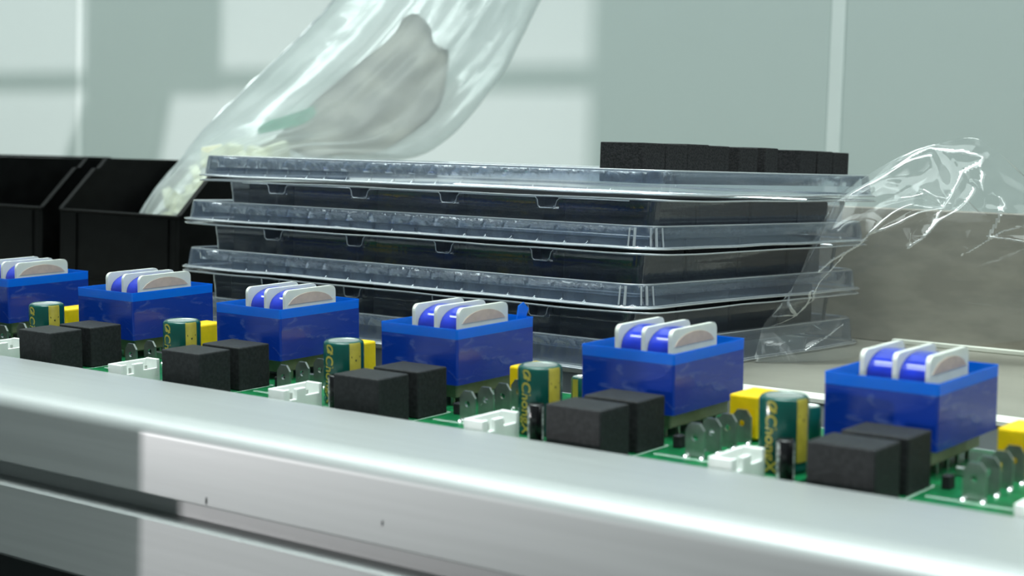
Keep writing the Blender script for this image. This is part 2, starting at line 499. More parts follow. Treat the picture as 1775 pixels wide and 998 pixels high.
def make_board():
    root = empty('circuit_board')
    # substrate
    mmbox('substrate', M['pcb'], root, -25.0, 52.4, -41.3, 44.5, ZB - 1.6, ZB, bevel=0.15)
    # printed outlines
    bm = bmesh.new()
    def line(x0, y0, x1, y1, w_=0.35):
        d = Vector((x1 - x0, y1 - y0, 0)).normalized()
        n = Vector((-d.y, d.x, 0)) * w_ / 2
        a, b = Vector((x0, y0, 0)), Vector((x1, y1, 0))
        vs = [bm.verts.new(((p.x) * MM, (p.y) * MM, (ZB + 0.03) * MM)) for p in (a - n, b - n, b + n, a + n)]
        bm.faces.new(vs)
    for (x0, x1, y0, y1) in ((-18.6, 2.0, -39.3, -5.6), (5, 28, -17.8, -16.6), (31, 48.2, -41, -22.8)):
        line(x0, y0, x1, y0); line(x1, y0, x1, y1); line(x1, y1, x0, y1); line(x0, y1, x0, y0)
    obj('printed_outline', bm, M['silk'], root)

    # transformer
    core = obj('transformer', boxbm(-32.2 * MM, -0.6 * MM, 0.7 * MM, 39.6 * MM, -17.6 * MM, -4.6 * MM), M['core'], root)
    bm = bmesh.new()
    n = 1.2
    def ring(ins, z):
        x0, x1, y0, y1 = -32.8 + ins, 0 - ins, 0 + ins, 40.3 - ins
        rr_ = 0.7
        pts = []
        for (cx, cy, a0) in ((x1 - rr_, y0 + rr_, -90), (x1 - rr_, y1 - rr_, 0), (x0 + rr_, y1 - rr_, 90), (x0 + rr_, y0 + rr_, 180)):
            for k in range(4):
                a = R(a0 + 30 * k)
                pts.append(((cx + rr_ * math.cos(a)) * MM, (cy + rr_ * math.sin(a)) * MM, z * MM))
        return pts
    loft(bm, [ring(1.0, -18.2), ring(0, -18.1), ring(0, -12), ring(0, -6), ring(0, -3.3), ring(0.3, -3.3)])
    obj('tape_wrap', bm, M['tape'], core)
    bm = bmesh.new()
    loft(bm, [ring(0.02, -3.3), ring(0.0, -1.6), ring(-0.05, 0), ring(0.2, 0.0), ring(0.22, -3.3)])
    obj('tape_rim', bm, M['tape_thin'], core)
    obj('core_stack', boxbm(-32.0 * MM, -0.8 * MM, 1.0 * MM, 39.3 * MM, -4.55 * MM, -3.2 * MM, bevel=0.0002), M['core'], core)
    for fx in (-26.8, -17.3, -7.8):
        fo = obj('flange', rounded_rect_plate(fx, 1.3, 9.0, 34.5, -4.2, 5.3, 2.2), M['flange'], core)
        if fx > -10:
            # tan insulation arch seen on the outer face
            pts = []
            for k in range(13):
                t = k / 12
                pts.append(((10.4 + 22.4 * t) * MM, (-1.6 + 5.5 * math.sin(math.pi * (0.02 + 0.96 * t)) ** 0.4) * MM))
            bm = bmesh.new()
            prism(bm, pts, (fx + 1.3) * MM, (fx + 1.5) * MM)
            obj('insulation', bm, M['paper'], core)
    for wx0, wx1 in ((-25.4, -17.4), (-15.9, -7.9)):
        pts = []
        for k in range(21):
            a = math.pi * k / 20
            pts.append(((21.75 - 11.6 * math.cos(a)) * MM, (-3.2 + 7.7 * math.sin(a) ** 0.7) * MM))
        bm = bmesh.new()
        prism(bm, pts, wx0 * MM, wx1 * MM)
        wo = obj('winding', bm, M['winding'], core, smooth=True)
        wo.data.set_sharp_from_angle(angle=R(50))
    mmbox('bobbin_base', M['bobbin'], core, -27.5, -3.2, 3.5, 36.5, ZB + 2.6, -18.0, bevel=0.4)
    for px in (-24, -18, -12, -6):
        mmbox('pin', M['tin'], core, px - 0.5, px + 0.5, 4.6, 5.6, ZB, ZB + 2.8)
    for py in (9, 16, 23, 30):
        mmbox('pin', M['tin'], core, -4.6, -3.6, py - 0.5, py + 0.5, ZB, ZB + 2.8)

    # two relays, one behind the other
    mmbox('relay', M['relay'], root, -17.6, 1.0, -38.3, -24.2, ZB, -10.8, bevel=0.45, seg=2)
    mmbox('relay', M['relay'], root, -17.2, 1.4, -20.7, -6.6, ZB, -10.8, bevel=0.45, seg=2)

    # spade terminals in a row
    for ty in (-14.2, -5.4, 3.2, 11.4):
        bm = bmesh.new()
        w2, h, zt = 3.0, 9.6, ZB + 9.6
        out_ = [(-w2, ZB), (w2, ZB), (w2, zt - 2.0), (1.5, zt), (-1.5, zt), (-w2, zt - 2.0)]
        N = 16
        hole = [(0.95 * math.cos(2 * math.pi * k / N), zt - 4.0 + 0.95 * math.sin(2 * math.pi * k / N)) for k in range(N)]
        # outline resampled to the hole's angles, so the plate can be bridged
        def ray_out(a):
            c = (0.0, zt - 4.0)
            best = None
            for i in range(len(out_)):
                (ax, az), (bx, bz) = out_[i], out_[(i + 1) % len(out_)]
                dx, dz = math.cos(a), math.sin(a)
                ex, ez = bx - ax, bz - az
                den = dx * ez - dz * ex
                if abs(den) < 1e-9: continue
                t = ((ax - c[0]) * ez - (az - c[1]) * ex) / den
                s = ((ax - c[0]) * dz - (az - c[1]) * dx) / den
                if t > 0 and -1e-6 <= s <= 1 + 1e-6 and (best is None or t < best): best = t
            return (c[0] + best * math.cos(a), c[1] + best * math.sin(a))
        angs = sorted([2 * math.pi * k / N for k in range(N)] +
                      [math.atan2(p[1] - (zt - 4.0), p[0]) % (2 * math.pi) for p in out_])
        O = [ray_out(a) for a in angs]
        H = [(0.95 * math.cos(a), zt - 4.0 + 0.95 * math.sin(a)) for a in angs]
        rows = []
        for (P_, yy) in ((O, ty - 0.4), (O, ty + 0.4), (H, ty + 0.4), (H, ty - 0.4)):
            rows.append([bm.verts.new(((16.2 + p[0]) * MM, yy * MM, p[1] * MM)) for p in P_])
        K = len(angs)
        for ri in range(4):
            A, B = rows[ri], rows[(ri + 1) % 4]
            for i in range(K):
                bm.faces.new((A[i], A[(i + 1) % K], B[(i + 1) % K], B[i]))
        obj('spade_terminal', bm, M['tin'], root)
        for sx in (-2.6, 2.6):
            bm = bmesh.new()
            lathe(bm, [(0.9, ZB), (0.7, ZB + 0.3), (0.3, ZB + 0.6), (0, ZB + 0.65)], 0, 0, 10)
            bmesh.ops.scale(bm, vec=(MM, MM, MM), verts=bm.verts)
            obj('solder_joint', bm, M['solder'], root, True, loc=((16.2 + sx) * MM, (ty - 1.0) * MM, 0))

    # white pin header, box open to the top, slotted on its right side
    x0, x1, y0, y1, zt = 36.5, 43.5, -41.0, -24.0, ZB + 7.6
    bm = bmesh.new()
    def cb(a, b, c, d, e, f): box(bm, a * MM, b * MM, c * MM, d * MM, e * MM, f * MM, bevel=0.12 * MM)
    cb(x0, x1, y0, y1, ZB, ZB + 2.0)                    # floor
    cb(x0, x0 + 1.0, y0, y1, ZB + 1.9, zt)              # back wall
    cb(x0 + 0.9, x1, y0, y0 + 1.3, ZB + 1.9, zt)        # near end
    cb(x0 + 0.9, x1, y1 - 1.3, y1, ZB + 1.9, zt + 0.3)  # far end
    cb(x1 - 1.0, x1, y0 + 1.2, y0 + 2.6, ZB + 1.9, zt)
    cb(x1 - 1.0, x1, y0 + 2.5, y0 + 5.6, ZB + 1.9, ZB + 4.2)
    cb(x1 - 1.3, x1 + 0.2, y0 + 5.5, y0 + 9.6, ZB + 1.9, zt - 0.2)
    cb(x1 - 1.0, x1, y0 + 9.5, y1 - 1.2, ZB + 1.9, ZB + 4.9)
    hdr = obj('pin_header', bm, M['conn'], root)
    for k in range(4):
        yy = y0 + 3.2 + k * 3.5
        mmbox('contact_pin', M['tin'], hdr, 39.6, 40.3, yy - 0.35, yy + 0.35, ZB + 2.0, ZB + 5.6)

    # tall electrolytic capacitor
    cx, cy, r = 43.0, -13.2, 6.6
    zt = -5.0
    bm = bmesh.new()
    lathe(bm, [(r - 0.5, ZB), (r, ZB + 0.6), (r, ZB + 1.8), (r - 0.35, ZB + 2.4), (r, ZB + 3.1), (r, zt - 1.1),
               (r - 0.3, zt - 0.4), (r - 1.0, zt), (r - 1.5, zt - 0.15)], cx, cy, 40)
    bmesh.ops.scale(bm, vec=(MM, MM, MM), verts=bm.verts)
    capo = obj('electrolytic_capacitor', bm, M['cap'], root, True)
    bm = bmesh.new()
    lathe(bm, [(r - 1.45, zt - 0.15), (r - 1.6, zt - 0.25), (0.8, zt - 0.25), (0, zt - 0.28)], cx, cy, 40)
    bmesh.ops.scale(bm, vec=(MM, MM, MM), verts=bm.verts)
    obj('vent_cap', bm, M['cap_top'], capo)
    # camera sees the side around -50 deg; stripe sits on its right part, the lettering on its left
    bm = bmesh.new()
    lathe(bm, [(r + 0.03, ZB + 3.2), (r + 0.03, zt - 1.1), (r - 0.25, zt - 0.38)], cx, cy, 10, R(-30), R(9))
    bmesh.ops.scale(bm, vec=(MM, MM, MM), verts=bm.verts)
    obj('stripe', bm, M['gold'], capo, True)
    bm = bmesh.new()
    for (ua, za, ub_, zb_) in ((-1.7, 2.0, 0.0, 0.6), (0.0, 0.6, 1.7, 2.0)):
        q = []
        for (uu, zz) in ((ua, za), (ub_, zb_), (ub_, zb_ - 0.6), (ua, za - 0.6)):
            a = R(-10) + uu / r
            q.append(bm.verts.new(((cx + (r + 0.06) * math.cos(a)) * MM, (cy + (r + 0.06) * math.sin(a)) * MM, (zt - 6.5 + zz) * MM)))
        bm.faces.new(q)
    obj('polarity_mark', bm, M['black_print'], capo)
    arc_text('\u00d8ChongX', 4.6 * MM, cx * MM, cy * MM, (r + 0.05) * MM, R(-94), (zt - 10.4) * MM, M['gold'], capo)

    # small black capacitor in front of it
    cx, cy, r = 49.3, -23.6, 2.45
    zt = ZB + 11.0
    bm = bmesh.new()
    lathe(bm, [(r - 0.3, ZB), (r, ZB + 0.4), (r, zt - 0.5), (r - 0.4, zt), (0.3, zt - 0.1), (0, zt - 0.1)], cx, cy, 24)
    bmesh.ops.scale(bm, vec=(MM, MM, MM), verts=bm.verts)
    bc = obj('black_capacitor', bm, M['black_cap'], root, True)
    for a0, a1 in ((-132, -100), (-8, 12)):
        bm = bmesh.new()
        lathe(bm, [(r + 0.03, ZB + 0.6), (r + 0.03, zt - 0.6)], cx, cy, 6, R(a0), R(a1))
        bmesh.ops.scale(bm, vec=(MM, MM, MM), verts=bm.verts)
        obj('stripe', bm, M['grey_print'], bc, True)

    # small green capacitor behind
    cx, cy, r = 32.0, 23.0, 3.1
    zt = ZB + 10.8
    bm = bmesh.new()
    lathe(bm, [(r - 0.3, ZB), (r, ZB + 0.4), (r, zt - 0.6), (r - 0.5, zt)], cx, cy, 24)
    bmesh.ops.scale(bm, vec=(MM, MM, MM), verts=bm.verts)
    gc = obj('green_capacitor', bm, M['cap'], root, True)
    bm = bmesh.new()
    lathe(bm, [(r - 0.5, zt), (r - 0.7, zt - 0.2), (0, zt - 0.2)], cx, cy, 24)
    bmesh.ops.scale(bm, vec=(MM, MM, MM), verts=bm.verts)
    obj('vent_cap', bm, M['cap_top'], gc)
    bm = bmesh.new()
    lathe(bm, [(r + 0.03, ZB + 0.8), (r + 0.03, zt - 0.5)], cx, cy, 8, R(-110), R(-72))
    bmesh.ops.scale(bm, vec=(MM, MM, MM), verts=bm.verts)
    obj('stripe', bm, M['gold'], gc, True)

    # yellow film capacitor
    yc = mmbox('film_capacitor', M['yellow'], root, 10.6, 20.2, 13.2, 27.2, ZB + 0.6, ZB + 13.4, bevel=0.7, seg=2)
    for (px, py) in ((15.4, 15.5), (15.4, 25)):
        mmbox('pin', M['tin'], yc, px - 0.3, px + 0.3, py - 0.3, py + 0.3, ZB, ZB + 0.8)

    # small resistor beside the transformer foot, and a chip
    mmbox('chip_resistor', M['relay'], root, 4.6, 7.0, -7.6, -4.2, ZB, ZB + 3.6, bevel=0.2)
    mmbox('clip', M['tin'], root, 1.6, 9.2, 8.2, 10.2, ZB, ZB + 2.6, bevel=0.3)
    for (px, py) in ((14.5, -30.4), (18.1, -29.2), (21.2, -28.9), (30.5, -35), (47.5, -30), (47.8, -33.5)):
        bm = bmesh.new()
        lathe(bm, [(0.95, ZB), (0.8, ZB + 0.45), (0.35, ZB + 0.85), (0, ZB + 0.9)], 0, 0, 10)
        bmesh.ops.scale(bm, vec=(MM, MM, MM), verts=bm.verts)
        obj('solder_joint', bm, M['solder'], root, True, loc=(px * MM, py * MM, 0))
    root.rotation_euler.x = TILT
    return root


BX = [0.0, -80.6, -161.9, -241.9, -320.9, -398.6]
BL = ['circuit board at the right end of the row, nearest, before the upright brown board',
      'circuit board second from the right, before the front corner of the clear trays',
      'circuit board third from the right, a flap of blue tape on its transformer',
      'circuit board fourth from the right, before the notched tray sides',
      'circuit board second from the left, before the black bin holding the bag',
      'circuit board at the far left, its transformer cut by the picture edge']
proto = make_board()
for i, (bx, lb) in enumerate(zip(BX, BL)):
    o = proto if i == 0 else copy_tree(proto)
    o.location = (bx * MM, 0, 0)
    tag(o, lb, 'circuit board', 'circuit boards in a row along the rail')
    if i == 2:
        tr_ = [c for c in o.children if c.name.startswith('transformer')][0]
        bm = bmesh.new()
        prism(bm, [(33.8 * MM, -1.0 * MM), (38.6 * MM, -1.0 * MM), (40.6 * MM, 2.6 * MM), (37.8 * MM, 5.0 * MM), (35.0 * MM, 4.0 * MM)],
              -2.6 * MM, -2.3 * MM)
        obj('tape_flap', bm, M['tape_thin'], tr_)
    if i in (0, 3):
        pass

# ------------------------------------------------------------------ clear boxes


def rr_loop(x0, x1, y0, y1, z, ins, rad, extra_front=(), extra_right=(), flute=0.0):
    """rounded rectangle outline with extra points on the front and right sides, same point count at every level"""
    x0, x1, y0, y1 = x0 + ins, x1 - ins, y0 + ins, y1 - ins
    pts = []
    pts.append((x0 + rad, y0, z))
    for (x, off) in extra_front: pts.append((x, y0 + off, z))
    for (cx, cy, a0) in ((x1 - rad, y0 + rad, -90),):
        for k in range(25):
            rf = rad - flute * (0.5 - 0.5 * math.cos(2 * math.pi * k / 6))
            pts.append((cx + rf * math.cos(R(a0 + 3.75 * k)), cy + rf * math.sin(R(a0 + 3.75 * k)), z))
    for (y, off) in extra_right: pts.append((x1 - off, y, z))
    for (cx, cy, a0) in ((x1 - rad, y1 - rad, 0), (x0 + rad, y1 - rad, 90), (x0 + rad, y0 + rad, 180)):
        for k in range(7):
            p = (cx + rad * math.cos(R(a0 + 15 * k)), cy + rad * math.sin(R(a0 + 15 * k)), z)
            if a0 == 180 and k == 6: continue
            pts.append(p)
    return pts


def wob(x, s, amp):
    return amp * noise.noise(Vector((x * 28.0, s * 3.7, 0.3)))


def make_lid(x0, x1, y0, y1, z0, z1, seed):
    """lid: flange, drafted rim wall with small ribs, lip, recessed top"""
    ribs = []
    x = x0 + 0.022
    k = 0
    while x < x1 - 0.02:
        ribs += [(x - 0.0011, 0), (x - 0.0006, 1), (x + 0.0006, 1), (x + 0.0011, 0)]
        x += 0.0128 if k % 4 else 0.0105
        k += 1
    yr = []
    y = y0 + 0.022
    while y < y1 - 0.02:
        yr += [(y, 0.0)]
        y += 0.02
    h = z1 - z0
    L = []
    # (z, inset, rib depth, wobble of z)
    for (z, ins, rd, wz) in ((z0 - 0.0003, -0.0022, 0, 1), (z0, -0.0004, 0, 1), (z0 + 0.0006, 0.0, 0.0, 1), (z0 + h * 0.12, 0.00015, 0.0008, 0),
                             (z0 + h * 0.42, 0.0005, 0.0007, 0), (z0 + h * 0.80, 0.0010, 0.0003, 0), (z1 - 0.0009, 0.0012, 0.0, 0), (z1 - 0.0002, 0.0015, 0.0, 0),
                             (z1, 0.0022, 0, 0), (z1, 0.0040, 0, 0), (z1 - 0.0008, 0.0050, 0, 0), (z1 - 0.0050, 0.0056, 0, 0)):
        lp = rr_loop(x0, x1, y0, y1, z, ins, max(0.004, 0.011 - ins), [(a, b * rd) for a, b in ribs], yr, flute=0.0007 if rd else 0.0)
        if wz: lp = [(p[0], p[1], p[2] + wob(p[0] + p[1], seed, 0.0005)) for p in lp]
        L.append(lp)
    bm = bmesh.new()
    loft(bm, L, cap_last=True)
    return bm


NOTCH = [(-0.367, -0.356), (-0.3167, -0.307), (-0.267, -0.258), (-0.2176, -0.208)]


def make_base(x0, x1, y0, y1, zf, zb, seed, dx=0.0):
    """tray under the lid: flange, inset wall with finger notches along the front, floor"""
    ex = []
    for (a, b) in NOTCH:
        a, b = a + dx, b + dx
        ex += [(a - 0.0004, 0), (a + 0.0007, 1), ((a + b) / 2, 1), (b - 0.0012, 1), (b + 0.0006, 0)]
    yr = [(y0 + 0.03 + 0.013 * k, 0.0) for k in range(10)]
    h = zf - zb
    L = []
    for (z, ins, nd, wz) in ((zf + 0.0004, -0.0020, 0, 1), (zf, -0.0004, 0, 1), (zf - 0.0002, 0.0092, 1, 0), (zf - 0.0008, 0.0098, 1, 0),
                             (zf - h * 0.30, 0.0102, 1, 0), (zf - h * 0.34, 0.0103, 0.9, 0), (zf - h * 0.36, 0.0104, 0, 0),
                             (zb + 0.0007, 0.0112, 0, 0), (zb, 0.0119, 0, 0), (zb, 0.0145, 0, 0)):
        lp = rr_loop(x0, x1, y0, y1, z, ins, max(0.003, 0.011 - ins * 0.6), [(a, b * nd * 0.0055) for a, b in ex], yr)
        if wz: lp = [(p[0], p[1], p[2] + wob(p[0] + p[1], seed + 5, 0.0005)) for p in lp]
        L.append(lp)
    bm = bmesh.new()
    loft(bm, L, cap_last=True)
    return bm


def bead(name, pts, r, par, closed=True, seed=0.0, amp=0.0):
    """thick clear edge, highlight put into its whitish colour: a thin square-section tube along a path"""
    bm = bmesh.new()
    pts = [Vector(p) for p in pts]
    q = [pts[0]]
    for p in pts[1:]:
        if (p - q[-1]).length > 1e-5: q.append(p)
    if closed and (q[0] - q[-1]).length < 1e-5: q.pop()
    # add points along the long runs so the edge can waver slightly
    f = []
    n = len(q)
    for i in range(n if closed else n - 1):
        a, b = q[i], q[(i + 1) % n]
        k = max(1, int((b - a).length / 0.008))
        f += [a.lerp(b, j / k) for j in range(k)]
    if not closed: f.append(q[-1])
    if amp: f = [p + Vector((0, 0, wob(p.x + p.y, seed, amp))) for p in f]
    n = len(f)
    rows = []
    for i, p in enumerate(f):
        t = (f[(i + 1) % n] - f[i - 1]) if closed else (f[min(i + 1, n - 1)] - f[max(i - 1, 0)])
        t.normalize()
        ref = Vector((0, 0, 1)) if abs(t.z) < 0.8 else Vector((0, 1, 0))
        u = t.cross(ref).normalized()
        v = u.cross(t)
        rows.append([bm.verts.new(p + (u * math.cos(a) + v * math.sin(a)) * r) for a in [k * math.pi / 3 for k in range(6)]])
    for i in range(n if closed else n - 1):
        A, B = rows[i], rows[(i + 1) % n]
        for k in range(6): bm.faces.new((A[k], A[(k + 1) % 6], B[(k + 1) % 6], B[k]))
    return obj(name, bm, M['edge'], par, smooth=True)


# (x0, x1, y0, y1, rim bottom, rim top, tray bottom)
BOXES = [(-0.4025, -0.1515, 0.1016, 0.2790, 0.0420, 0.0522, 0.0272),
         (-0.4122, -0.1560, 0.1016, 0.2820, 0.0221, 0.0317, 0.0056),
         (-0.4120, -0.1585, 0.1005, 0.2815, 0.0005, 0.0102, -0.0162),
         (-0.4100, -0.1590, 0.1010, 0.2820, -0.0226, -0.0114, None)]
for i, (x0, x1, y0, y1, zf, zt, zb) in enumerate(BOXES):
    lid = obj('shallow_tray', make_lid(x0, x1, y0, y1, zf + (0.0013 if zb is not None else 0.0), zt, i), M['lid'])
    lid.data.polygons.foreach_set('use_smooth', [True] * len(lid.data.polygons))
    lid.data.set_sharp_from_angle(angle=R(50))
    tag(lid, ['topmost shallow clear tray of the stack, turned over, carrying the black foam blocks',
              'shallow clear plastic tray turned over as a lid, second from the top of the stack',
              'shallow clear plastic tray turned over as a lid, third from the top of the stack',
              'shallow clear plastic tray at the bottom of the stack, resting on the bench'][i], 'tray', 'shallow clear trays in the stack')
    zl = zf + (0.0013 if zb is not None else 0.0)
    bead('flange_edge', rr_loop(x0, x1, y0, y1, zl, -0.0022, 0.0132), 0.00042, lid, seed=i, amp=0.0005)
    bead('flange_edge', rr_loop(x0, x1, y0, y1, zl + 0.0003, -0.0002, 0.0112), 0.00036, lid, seed=i, amp=0.0005)
    bead('lip_edge', rr_loop(x0, x1, y0, y1, zt - 0.0002, 0.0018, 0.0092), 0.00042, lid)
    bead('lip_edge', rr_loop(x0, x1, y0, y1, zt - 0.0003, 0.0046, 0.0064), 0.00034, lid)
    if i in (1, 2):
        for ang in (-84, -72, -40, -28, -12):  # bright corner reflections put in as whitish vertical beads
            streak = []
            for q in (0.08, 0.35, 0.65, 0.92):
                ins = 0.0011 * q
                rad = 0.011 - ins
                streak.append((x1 - ins - rad + (rad + 0.0002) * math.cos(R(ang)), y0 + ins + rad + (rad + 0.0002) * math.sin(R(ang)), zl + (zt - zl) * q))
            bead('corner_streak', streak, 0.0006 if ang in (-72, -28) else 0.0004, lid, closed=False)
    if zb is None: continue
    bs = obj('notched_tray', make_base(x0, x1, y0, y1, zf - 0.0009, zb, i, dx=(x0 + 0.4122) * 0.4 if i else 0.002), M['tray'])
    bs.data.polygons.foreach_set('use_smooth', [True] * len(bs.data.polygons))
    bs.data.set_sharp_from_angle(angle=R(40))
    tag(bs, 'clear notched tray full of black foam, ' +
        ['highest of the three in the stack', 'middle of the three in the stack', 'lowest of the three in the stack'][i],
        'tray', 'clear trays in the tray stack')
    bead('flange_edge', rr_loop(x0, x1, y0, y1, zf - 0.0007, -0.0020, 0.013), 0.00042, bs, seed=i + 5, amp=0.0005)
    ndx = (x0 + 0.4122) * 0.4 if i else 0.002
    path = [(x0 + 0.021, y0 + 0.0097, zf - 0.0016)]
    hh = (zf - 0.0009 - zb) * 0.345
    for (a, b) in NOTCH:
        a, b = a + ndx, b + ndx
        path += [(a - 0.0008, y0 + 0.0097, zf - 0.0016), (a, y0 + 0.0098, zf - 0.0026), (a + 0.0002, y0 + 0.0101, zf - 0.0009 - hh + 0.0008), (a + 0.0012, y0 + 0.0102, zf - 0.0009 - hh),
                 (b - 0.0022, y0 + 0.0102, zf - 0.0009 - hh), (b - 0.001, y0 + 0.0101, zf - 0.0009 - hh + 0.0009), (b, y0 + 0.0098, zf - 0.0028), (b + 0.0012, y0 + 0.0097, zf - 0.0016)]
    path.append((x1 - 0.021, y0 + 0.0097, zf - 0.0016))
    bead('notch_edge', path, 0.00026, bs, closed=False)
    bead('foot_edge', rr_loop(x0, x1, y0, y1, zb + 0.0002, 0.0118, 0.004), 0.0003, bs)
    # foam inside: a front row between the notches, and a right-hand column
    ftop = zf - 0.0012 + (0.0 if i == 0 else 0.0046)
    fx = [x0 + 0.0165, -0.362, -0.312, -0.2625, -0.2130, x1 - 0.0165]
    names = ['leftmost', 'second from the left', 'third from the left', 'second from the right', 'at the right corner']
    for k in range(5):
        bmx = boxbm(fx[k] + (0.0 if k == 0 else 0.0052), fx[k + 1] - (0.0052 if k < 4 else 0.0), y0 + 0.0175, y0 + 0.05,
                    zb + 0.0006, ftop, bevel=0.0006)
        tag(obj('foam_slab', bmx, M['foam_in']), 'black foam slab inside the %s tray, front row, %s' % (['upper', 'middle', 'lower'][i], names[k]),
            'foam', 'foam slabs inside the trays')
    for k in range(3):
        ya = y0 + 0.0515 + k * 0.0412
        bmx = boxbm(x1 - 0.056, x1 - 0.0165, ya, ya + 0.0398 if k < 2 else y1 - 0.0165, zb + 0.0006, ftop - 0.0003 * k, bevel=0.0006)
        tag(obj('foam_slab', bmx, M['foam_in']), 'black foam slab inside the %s tray, right side, %s' %
            (['upper', 'middle', 'lower'][i], ['next behind the front corner', 'in the middle', 'at the back'][k]), 'foam', 'foam slabs inside the trays')
    for k in range(3):
        xa = fx[0] + k * 0.0565
        bmx = boxbm(xa, xa + 0.0545, y0 + 0.0515, y1 - 0.0165, zb + 0.0006, ftop - 0.0008, bevel=0.0006)
        tag(obj('foam_slab', bmx, M['foam_in']), 'black foam slab inside the %s tray, behind the front row, %s' %
            (['upper', 'middle', 'lower'][i], ['at the left', 'in the middle', 'toward the right'][k]), 'foam', 'foam slabs inside the trays')

# foam blocks standing on the top lid
FB = [(0.1120, 0.1271, 0, 0, 'nearest the front corner'), (0.1277, 0.1430, 0, -1, 'second from the front'),
      (0.1436, 0.1588, 0.0003, -3, 'third from the front'), (0.1590, 0.1743, 0.0001, -3, 'fourth, before the first gap'),
      (0.1820, 0.1975, 0, 0, 'fifth, just behind the first gap'), (0.2003, 0.2150, 0.0003, 14, 'sixth, turned at an angle'),
      (0.2335, 0.2487, 0, 0, 'seventh, behind the second gap'), (0.2492, 0.2640, 0, 2, 'eighth, one before the back end'),
      (0.2644, 0.2795, -0.0002, 0, 'last at the back right end')]
for k, (ya, yb, dz, rz, nm) in enumerate(FB):
    z0, z1 = 0.04735, 0.0622 + dz
    bmx = boxbm(-0.0098, 0.0098, -(yb - ya) / 2, (yb - ya) / 2, 0, z1 - z0, bevel=0.0003)
    o = obj('foam_block', bmx, M['foam'], loc=(-0.1773, (ya + yb) / 2, z0), rotz=R(rz * 0.6))
    tag(o, 'black foam block on the topmost clear tray, ' + nm, 'foam block', 'foam blocks on the topmost tray')

# ------------------------------------------------------------------ black bins


def make_bin(name, label):
    root = empty(name)
    W_, D_, H_, HF, t = 0.0975, 0.125, 0.0706, 0.0430, 0.0024
    # outer shell parts: floor, back, sides, front (each a part)
    obj('bin_floor', boxbm(t, W_ - t, t, D_ - t, 0, t), M['bin'], root)
    obj('back_panel', boxbm(0, W_, D_ - t, D_, 0, H_ + 0.0006, bevel=0.0004), M['bin'], root)
    for sx in (0, W_ - t):
        bm = bmesh.new()
        prism(bm, [(0.0, 0.0), (D_ - t, 0.0), (D_ - t, H_), (0.0305, H_), (0.0265, H_ - 0.0035), (0.0250, H_ - 0.0055), (0.0225, H_ - 0.0055),
                   (0.0002, HF)], sx, sx + t)
        obj('side_panel', bm, M['bin'], root)
        # rolled lip along the sloping edge
        bm = bmesh.new()
        xo = sx - 0.0012 if sx == 0 else sx + t - 0.0022
        xw = 0.0034
        prism(bm, [(0.0002, HF + 0.0001), (0.0225, H_ - 0.0054), (0.0250, H_ - 0.0054), (0.0305, H_ + 0.0001), (D_ - t, H_ + 0.0001),
                   (D_ - t, H_ + 0.0012), (0.0299, H_ + 0.0012), (0.0246, H_ - 0.0043), (0.0220, H_ - 0.0043), (0.0000, HF + 0.0014)], xo, xo + xw)
        obj('lip', bm, M['bin'], root)
    fp = obj('front_panel', boxbm(t, W_ - t, 0, t, 0, HF, bevel=0.0003), M['bin'], root)
    bm = bmesh.new()
    a, b, c, d = 0.014, W_ - 0.008, 0.008, HF - 0.001
    for (x0, x1, z0, z1) in ((a, b, c, c + 0.0006), (a, a + 0.0006, c, d), (b - 0.0006, b, c, d)):
        box(bm, x0, x1, -0.0007, 0.0, z0, z1)
    obj('moulded_frame', bm, M['bin'], fp)
    obj('rim', boxbm(0.0, W_, -0.0008, t + 0.0004, HF, HF + 0.0012, bevel=0.0004), M['bin'], fp)
    tag(root, label, 'bin', 'black parts bins on the bench')
    return root


b1 = make_bin('parts_bin', 'black plastic parts bin holding the plastic bag, left of the clear trays')
b1.location = (-0.5775, 0.160, BENCH)
b2 = copy_tree(b1)
b2['label'] = 'empty black plastic parts bin at the left picture edge'
b2.location = (-0.5775 - 0.1135, 0.160, BENCH)

# ------------------------------------------------------------------ polythene bag in the bin


def catmull(P_, t):
    n = len(P_) - 1
    s = min(max(t, 0), 1) * n
    i = min(int(s), n - 1)
    f = s - i
    p0, p1, p2, p3 = (Vector(P_[max(i - 1, 0)]), Vector(P_[i]), Vector(P_[i + 1]), Vector(P_[min(i + 2, n)]))
    return 0.5 * ((2 * p1) + (-p0 + p2) * f + (2 * p0 - 5 * p1 + 4 * p2 - p3) * f * f + (-p0 + 3 * p1 - 3 * p2 + p3) * f ** 3)


